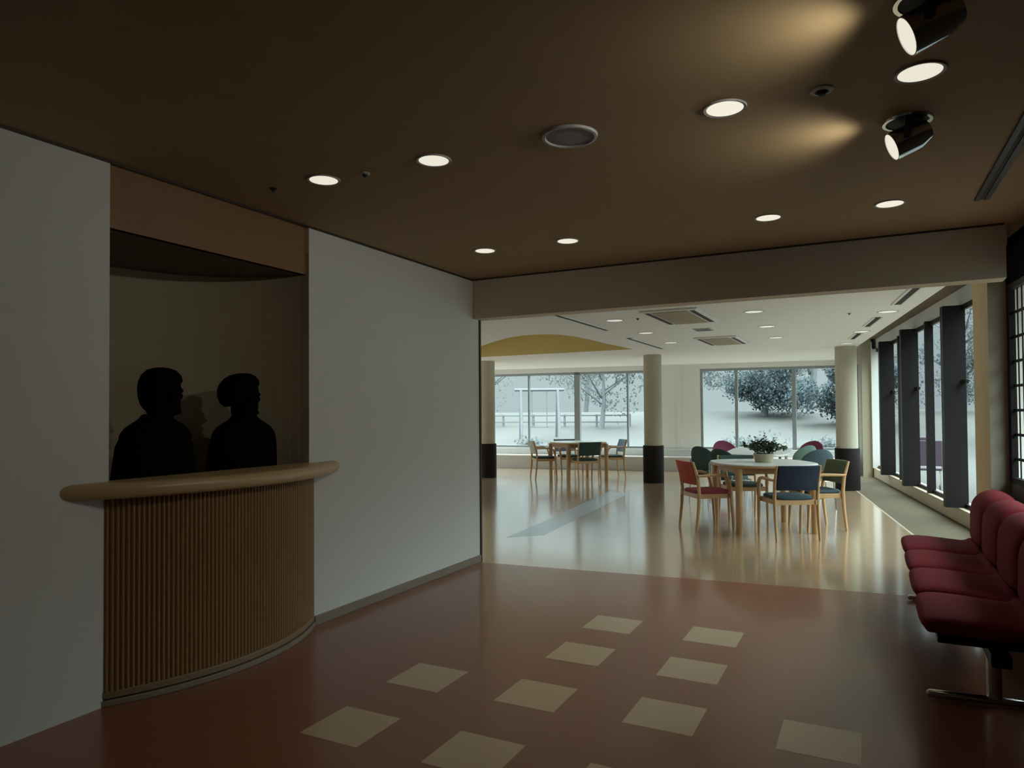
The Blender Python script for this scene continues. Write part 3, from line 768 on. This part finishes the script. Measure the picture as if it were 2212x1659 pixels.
def armchair(label, rear_c, face, back_m, seat_m):
    """rear_c: floor point between the rear feet, face: plan direction the chair looks"""
    fx, fy = face; a = math.atan2(fy, fx)
    t = thing('armchair', label, 'chair', (rear_c[0], rear_c[1], 0), a, group='wooden armchairs round the dining tables')
    hw, D = 0.222, 0.43
    for s in (-1, 1):
        # rear leg runs up beside the backrest and leans back
        c = MB(); c.tube([(0.0, s * hw, 0.0), (0.028, s * hw, 0.25), (0.038, s * hw, 0.43), (0.022, s * hw, 0.58), (-0.030, s * hw, 0.755)], [0.014, 0.0185, 0.020, 0.019, 0.014], 12, 0.85)
        link('rear_leg', c, BEECH, t, smooth=True)
        # arm: one bent piece, horizontal then turning down into the front leg
        c = MB(); c.tube([(0.015, s * (hw + 0.022), 0.605), (0.16, s * (hw + 0.026), 0.610), (0.27, s * (hw + 0.026), 0.612), (0.33, s * (hw + 0.025), 0.600), (0.365, s * (hw + 0.022), 0.565),
                          (0.385, s * (hw + 0.018), 0.50), (0.40, s * (hw + 0.012), 0.42)], [0.013, 0.016, 0.017, 0.017, 0.017, 0.017, 0.017], 10, 1.25)
        link('armrest', c, BEECH, t, smooth=True)
        c = MB(); c.tube([(D, s * (hw + 0.004), 0.0), (D - 0.012, s * (hw + 0.006), 0.22), (0.40, s * (hw + 0.011), 0.43)], [0.014, 0.018, 0.019], 12, 0.9)
        link('front_leg', c, BEECH, t, smooth=True)
    c = MB(); c.box(0.02, 0.41, hw - 0.03, hw - 0.008, 0.355, 0.405); c.box(0.02, 0.41, -hw + 0.008, -hw + 0.03, 0.355, 0.405)
    c.box(0.39, 0.412, -hw, hw, 0.355, 0.405); c.box(0.03, 0.05, -hw, hw, 0.355, 0.405)
    link('seat_frame', c, BEECH, t, bevel=0.004)
    # seat cushion: rounded square pad
    def ring(sx, sy, z):
        out = []
        for q in range(36):
            th = 2 * PI * q / 36; cs, sn = math.cos(th), math.sin(th); p = 4.5
            s_ = (abs(cs) ** p + abs(sn) ** p) ** (-1 / p)
            out.append((0.228 + sx * s_ * cs, sy * s_ * sn, z))
        return out
    c = MB(); c.loft([ring(0.185, 0.185, 0.404), ring(0.208, 0.205, 0.412), ring(0.213, 0.208, 0.426), ring(0.20, 0.197, 0.440), ring(0.13, 0.13, 0.448)])
    link('seat', c, seat_m, t, smooth=True)
    # padded back, gently curved
    c = MB(); cols = 13
    fr, bk = [], []
    for z, in ((0.505,), (0.515,), (0.60,), (0.70,), (0.745,), (0.755,)):
        rf, rb = [], []
        for q in range(cols):
            y = -0.207 + 0.414 * q / (cols - 1)
            lean = 0.026 - 0.054 * max(0, (z - 0.55)) / 0.2
            bow = -0.030 * (1 - (y / 0.207) ** 2)
            th = 0.020 if z not in (0.505, 0.755) else 0.010
            rf.append((lean + bow + th, y, z)); rb.append((lean + bow - th, y, z))
        fr.append(rf); bk.append(rb)
    rows = [a_ + b_[::-1] for a_, b_ in zip(fr, bk)]
    c.loft(rows); link('backrest', c, back_m, t, smooth=True)
    return t
def nrm(x, y): l = math.hypot(x, y); return (x / l, y / l)
armchair('armchair with orange red back and wine red seat at the left of the flower table', (-1.83, 7.87), nrm(0.80, 0.60), RED, REDSEAT)
armchair('navy backed armchair seen from behind in front of the flower table', (-0.665, 7.59), nrm(-0.5, 0.86), BLUE, SLATE)
armchair('moss green backed armchair at the right of the flower table by the column', (-0.36, 8.62), nrm(-0.87, -0.50), GREEN, SLATE)
armchair('dark green armchair on the far side of the flower table facing forward', (-1.50, 9.08), nrm(0.45, -0.89), DKGREEN, DKGREEN)
armchair('cream backed armchair at the left of the small far table', (-5.97, 12.60), nrm(0.78, 0.62), CREAMF, DKGREEN)
armchair('dark green backed armchair seen from behind at the small far table', (-4.63, 12.23), nrm(-0.70, 0.71), DKGREEN, DKGREEN)
armchair('pale blue armchair at the right of the small far table', (-4.50, 13.72), nrm(-0.80, -0.60), PALEBLUE, DKGREEN)
armchair('pale blue armchair behind the small far table', (-5.66, 13.50), nrm(0.68, -0.73), PALEBLUE, DKGREEN)

# ------------------------------------------------------------------ white table with shell chairs behind
t = thing('white_table', 'long white table with rounded ends behind the flower table', 'table', (-1.52, 11.35, 0), 0.06)
def rrect(a, b, z, p=4.0):
    out = []
    for q in range(64):
        th = 2 * PI * q / 64; cs, sn = math.cos(th), math.sin(th)
        s_ = (abs(cs / 1) ** p + abs(sn) ** p) ** (-1 / p)
        out.append((a * s_ * cs, b * s_ * sn, z))
    return out
c = MB(); c.loft([rrect(0.445, 1.145, 0.672), rrect(0.45, 1.15, 0.678), rrect(0.45, 1.15, 0.698), rrect(0.445, 1.145, 0.702)]); link('table_top', c, WHITETOP, t)
for sx in (-1, 1):
    for sy in (-1, 1):
        c = MB(); c.tube([(sx * 0.33, sy * 0.95, 0), (sx * 0.33, sy * 0.95, 0.675)], 0.022, 14); link('leg', c, CHROME, t, smooth=True)

def shell_chair(label, x, y, face, m):
    fx, fy = face; a = math.atan2(fy, fx)
    t = thing('shell_chair', label, 'chair', (x, y, 0), a, group='round backed shell chairs at the white table')
    # round back: a dish, tilted
    def dish(z_c, rw, rh, off, th):
        mb = MB(); n_r, n_a = 6, 32
        for side in (0, 1):
            prev = None
            for i in range(1, n_r + 1):
                rr = i / n_r
                ring = []
                for q in range(n_a):
                    an = 2 * PI * q / n_a
                    yy, zz = rw * rr * math.cos(an), rh * rr * math.sin(an)
                    xx = off + 0.07 * (yy / rw) ** 2 - 0.18 * zz + (-th if side else 0) * (1 - 0.55 * rr ** 6)
                    ring.append(mb.bm.verts.new((xx, yy, z_c + zz)))
                if prev is None: mb.face(ring)
                else:
                    for q in range(n_a): mb.face([prev[q], prev[(q + 1) % n_a], ring[(q + 1) % n_a], ring[q]])
                prev = ring
            if side == 0: edge = prev
            else:
                for q in range(n_a): mb.face([edge[q], edge[(q + 1) % n_a], prev[(q + 1) % n_a], prev[q]])
        return mb
    link('backrest', dish(0.615, 0.235, 0.185, -0.19, 0.035), m, t, smooth=True)
    c = MB()
    def ring(r, z, sx=1.0): return [(0.0 + r * sx * math.cos(2 * PI * q / 32), r * math.sin(2 * PI * q / 32), z) for q in range(32)]
    c.loft([ring(0.20, 0.385), ring(0.225, 0.395), ring(0.228, 0.415), ring(0.21, 0.432), ring(0.12, 0.44)]); link('seat', c, m, t, smooth=True)
    for s in (-1, 1):
        c = MB(); c.tube([(0.20, s * 0.205, 0.0), (0.185, s * 0.20, 0.30), (0.17, s * 0.195, 0.385)], 0.011, 10); link('leg', c, CHROME, t, smooth=True)
        c = MB(); c.tube([(-0.22, s * 0.205, 0.0), (-0.195, s * 0.20, 0.30), (-0.18, s * 0.205, 0.45), (-0.185, s * 0.20, 0.60)], 0.011, 10); link('leg', c, CHROME, t, smooth=True)
    c = MB(); c.tube([(-0.19, -0.2, 0.378), (-0.19, 0.2, 0.378)], 0.009, 8); c.tube([(0.18, -0.2, 0.378), (0.18, 0.2, 0.378)], 0.009, 8); link('seat_rail', c, CHROME, t, smooth=True)
shell_chair('bottle green shell chair at the left side of the white table, standing tallest left', -2.12, 10.55, nrm(0.55, 0.85), SHELLGREEN)
shell_chair('dark green shell chair at the near end of the white table', -1.72, 9.93, nrm(0.55, 0.83), DKGREEN)
shell_chair('plum pink shell chair at the far left of the white table', -2.15, 12.35, nrm(0.7, -0.7), PINK)
shell_chair('plum pink shell chair at the far right of the white table', -0.97, 12.62, nrm(-0.55, -0.85), PINK)
shell_chair('sage green shell chair at the right side of the white table behind the flowers', -0.98, 11.25, nrm(-0.8, 0.6), SHELLSAGE)
shell_chair('grey teal shell chair at the near right of the white table', -0.72, 10.20, nrm(-0.6, 0.8), SHELLTEAL)

# ------------------------------------------------------------------ flower pot
t = thing('flower_pot', 'beige pot of sprawling dark foliage on the white topped table', 'potted plant', (-1.07, 8.27, 0.735))
c = MB(); c.lathe([(0.088, 0.0), (0.094, 0.004), (0.108, 0.085), (0.112, 0.095), (0.104, 0.097), (0.098, 0.080)], n=36); pt = link('pot', c, POTM, t, smooth=True)
c = MB(); c.disc((0, 0, 0.078), 0.098, 0.006, 32); link('soil', c, SOIL, pt)
lf = MB(); st = MB(); flw = []
rnd = random.Random(3)
def leaf(mb, p, d, ln, wd):
    d = d.normalized(); s_ = d.cross(Vector((0, 0, 1)))
    s_ = s_.normalized() if s_.length > 0.01 else Vector((1, 0, 0))
    n_ = s_.cross(d)
    v = [mb.bm.verts.new(q) for q in (p, p + d * ln * 0.45 + s_ * wd + n_ * 0.006, p + d * ln - n_ * 0.004, p + d * ln * 0.45 - s_ * wd + n_ * 0.006)]
    mb.face(v)
for i in range(46):
    an = rnd.uniform(0, 2 * PI); r = 0.26 * math.sqrt(rnd.random()); h = 0.07 + 0.14 * rnd.random() * (1 - r / 0.42)
    if i < 8: h += 0.09; r *= 0.7
    tip = Vector((r * math.cos(an), r * math.sin(an), 0.085 + h))
    base_ = Vector((0.06 * math.cos(an), 0.06 * math.sin(an), 0.078))
    mid = base_.lerp(tip, 0.5) + Vector((0, 0, 0.03))
    st.tube([base_, mid, tip], [0.0025, 0.002, 0.0014], 5)
    if i < 8: flw.append(tip)
    for q in range(16):
        f_ = rnd.uniform(0.25, 1.0) if i >= 8 else rnd.uniform(0.15, 0.6)
        p = (base_.lerp(mid, f_ * 2) if f_ < 0.5 else mid.lerp(tip, f_ * 2 - 1))
        leaf(lf, p, Vector((rnd.uniform(-1, 1), rnd.uniform(-1, 1), rnd.uniform(-0.5, 0.8))), rnd.uniform(0.03, 0.055), rnd.uniform(0.008, 0.016))
link('stems', st, LEAFM, t); o = link('foliage', lf, LEAFM, t)
for p in flw:
    c = MB()
    for q in range(7):
        an = 2 * PI * q / 7
        leaf(c, p, Vector((math.cos(an), math.sin(an), 0.35)), 0.019, 0.006)
    c.ball(p, 0.007, sub=1)
    link('flower', c, FLOWER, t)

# ------------------------------------------------------------------ outdoors
g = MB()
nx, ny = 40, 40
grid = {}
for i in range(nx + 1):
    for j in range(ny + 1):
        x = -60 + 110 * i / nx; y = -15 + 85 * j / ny
        dist = max(y - 18 - 0.13 * x, x - 2.5 + 0.14 * (y - 10))
        z = -0.12 + max(0.0, min(1.0, (dist - 7) / 12)) ** 1.0 * 1.45
        inside = (-10.5 < x < 2.4 and -4 < y < 16.9)
        grid[i, j] = g.bm.verts.new((x, y, -0.12 if inside else z))
for i in range(nx):
    for j in range(ny): g.face([grid[i, j], grid[i + 1, j], grid[i + 1, j + 1], grid[i, j + 1]])
o = struct('ground', g, GROUND, smooth=True)
def gz(x, y):
    dist = max(y - 18 - 0.13 * x, x - 2.5 + 0.14 * (y - 10))
    return -0.12 + max(0.0, min(1.0, (dist - 7) / 12)) * 1.45

def tree(name, label, x, y, h, r, m, leaves, ls, seed, group, trunk_h=0.35, flat=1.0):
    rr = random.Random(seed)
    t = thing(name, label, 'tree' if h > 2 else 'shrub', (x, y, gz(x, y) - 0.03), group=group)
    c = MB()
    c.tube([(0, 0, 0), (0.03 * h, 0, h * 0.3), (0.0, 0.02 * h, h * 0.7)], [0.028 * h, 0.02 * h, 0.008 * h], 8)
    for q in range(9):
        an = rr.uniform(0, 2 * PI); z0 = h * rr.uniform(0.2, 0.6)
        c.tube([(0, 0, z0), (0.5 * r * math.cos(an), 0.5 * r * math.sin(an), z0 + 0.15 * h), (0.9 * r * math.cos(an), 0.9 * r * math.sin(an), z0 + 0.28 * h)], [0.010 * h, 0.006 * h, 0.003 * h], 6)
    link('trunk', c, BARK if m is not TREE2 else PALEWOOD, t, smooth=True)
    l_ = MB()
    cl = [(Vector((rr.gauss(0, 0.42) * r, rr.gauss(0, 0.42) * r, h * (trunk_h + (1 - trunk_h) * rr.random() * 0.95))), r * rr.uniform(0.22, 0.42)) for _ in range(22)]
    for q in range(leaves):
        cc, cr = rr.choice(cl)
        v = Vector((rr.gauss(0, 1), rr.gauss(0, 1), rr.gauss(0, 0.8))).normalized() * cr * rr.uniform(0.5, 1.0)
        leaf(l_, cc + v, Vector((rr.uniform(-1, 1), rr.uniform(-1, 1), rr.uniform(-1, 1))), ls * rr.uniform(0.7, 1.3), ls * 0.3)
    link('crown', l_, m, t)
TG = 'trees in the garden'
tree('garden_tree', 'blue green leafy tree behind the middle pane of the right far window', -4.4, 34.5, 5.6, 2.5, TREE1, 15000, 0.17, 11, TG, 0.1)
tree('garden_tree', 'dark blue green tree behind the right pane of the right far window', -0.3, 31.0, 4.9, 2.0, TREE1, 13000, 0.17, 12, TG, 0.12)
tree('garden_tree', 'tall pale tree rising behind the blue green trees', -3.0, 42.5, 8.2, 3.4, TREE2, 9000, 0.20, 13, TG, 0.25)
tree('garden_tree', 'pale thin tree seen through the left pane of the right far window', -8.4, 37.5, 6.2, 2.4, TREE2, 3600, 0.17, 14, TG, 0.2)
tree('garden_tree', 'sparse pale tree behind the swing frame outside the left far window', -18.0, 31.0, 5.4, 2.8, TREE2, 3000, 0.16, 15, TG, 0.2)
tree('garden_tree', 'sparse pale tree outside the left far window beside the thick mullion', -14.8, 38.5, 5.6, 2.6, TREE2, 3000, 0.16, 16, TG, 0.2)
tree('garden_tree', 'pale leafy tree seen through the right part of the left far window', -10.6, 29.5, 4.6, 2.2, TREE2, 3000, 0.16, 17, TG, 0.2)
tree('garden_tree', 'pale tree outside the leftmost pane next to the left column', -22.5, 37.0, 5.6, 2.4, TREE2, 3200, 0.16, 18, TG, 0.2)
tree('garden_tree', 'green grey tree seen through the tall window beside the pier', 6.0, 21.5, 4.4, 1.7, TREE1, 7000, 0.14, 19, TG, 0.15)
tree('garden_tree', 'pale tree seen through the middle bay of the window wall', 3.6, 36.5, 5.4, 2.3, TREE2, 5000, 0.16, 20, TG, 0.15)
tree('garden_tree', 'green grey tree outside the black gridded window', 4.3, 27.5, 5.0, 1.35, TREE1, 7000, 0.13, 21, TG, 0.15)
SG = 'low shrubs on the lawn'
tree('garden_shrub', 'low grey green shrub on the lawn outside the middle pane of the right far window', -3.7, 24.5, 0.55, 0.95, TREE2, 700, 0.14, 31, SG, 0.1)
tree('garden_shrub', 'low shrub on the lawn outside the right pane of the right far window', -1.4, 24.8, 0.45, 0.8, TREE2, 600, 0.14, 32, SG, 0.1)
tree('garden_shrub', 'low shrub at the foot of the swing frame', -11.0, 23.4, 0.42, 0.7, TREE2, 500, 0.14, 33, SG, 0.1)
tree('garden_shrub', 'low shrub left of the swing frame outside the left far window', -14.8, 24.6, 0.40, 0.7, TREE2, 500, 0.14, 34, SG, 0.1)

# timber swing frame in the garden
t = thing('swing_frame', 'grey timber swing frame standing in the garden outside the left far window', 'swing', (-12.0, 26.0, gz(-12.0, 26.0) - 0.05), 0.5)
for sx in (-0.75, 0.75):
    for s in (-1, 1):
        c = MB(); c.tube([(sx, s * 0.75, 0), (sx, s * 0.06, 2.1)], 0.055, 8); link('leg', c, PALEWOOD, t)
c = MB(); c.tube([(-1.0, 0, 2.1), (1.0, 0, 2.1)], 0.06, 8); link('crossbeam', c, PALEWOOD, t)
for x in (-0.3, 0.3):
    c = MB(); c.tube([(x, 0, 0.6), (x, 0, 2.1)], 0.018, 6); link('rope', c, PALEWOOD, t)
c = MB(); c.box(-0.36, 0.36, -0.12, 0.12, 0.56, 0.61); link('seat', c, PALEWOOD, t)
t = thing('garden_fence', 'low grey rail fence crossing the garden outside the left far window', 'fence', (-15.5, 29.5, gz(-15.5, 29.5)), 0.13)
for k in range(9):
    c = MB(); c.box(-6 + k * 1.5 - 0.04, -6 + k * 1.5 + 0.04, -0.04, 0.04, -0.4, 0.55); link('post', c, PALEWOOD, t)
for z in (0.2, 0.5):
    c = MB(); c.box(-6, 6, -0.06, -0.02, z - 0.03, z + 0.03); link('rail', c, PALEWOOD, t)

# terrace chairs seen through the window wall
def terrace_chair(label, x, y, rz, m):
    t = thing('terrace_chair', label, 'chair', (x, y, -0.12), rz, group='terrace chairs outside the window wall')
    for sx, sy in ((-0.2, -0.22), (-0.2, 0.22), (0.2, -0.22), (0.2, 0.22)):
        c = MB(); c.tube([(sx, sy, 0), (sx, sy, 0.42)], 0.014, 8); link('leg', c, CHROME, t)
    c = MB(); c.box(-0.22, 0.22, -0.24, 0.24, 0.42, 0.46); link('seat', c, m, t, bevel=0.01)
    c = MB(); c.box(-0.25, -0.21, -0.24, 0.24, 0.50, 0.92); link('backrest', c, m, t, bevel=0.012)
    c = MB(); c.tube([(-0.22, -0.2, 0.42), (-0.23, -0.2, 0.6)], 0.012, 8); c.tube([(-0.22, 0.2, 0.42), (-0.23, 0.2, 0.6)], 0.012, 8); link('back_post', c, CHROME, t)
DKPURP = mat('dark_plum_plastic', (0.055, 0.03, 0.05), 0.6)
terrace_chair('dark plum terrace chair outside the middle bay of the window wall', 0.82, 13.7, PI / 2 + 0.05, DKPURP)
terrace_chair('dark plum terrace chair outside the bay next to the far corner', 0.72, 15.3, PI / 2, DKPURP)
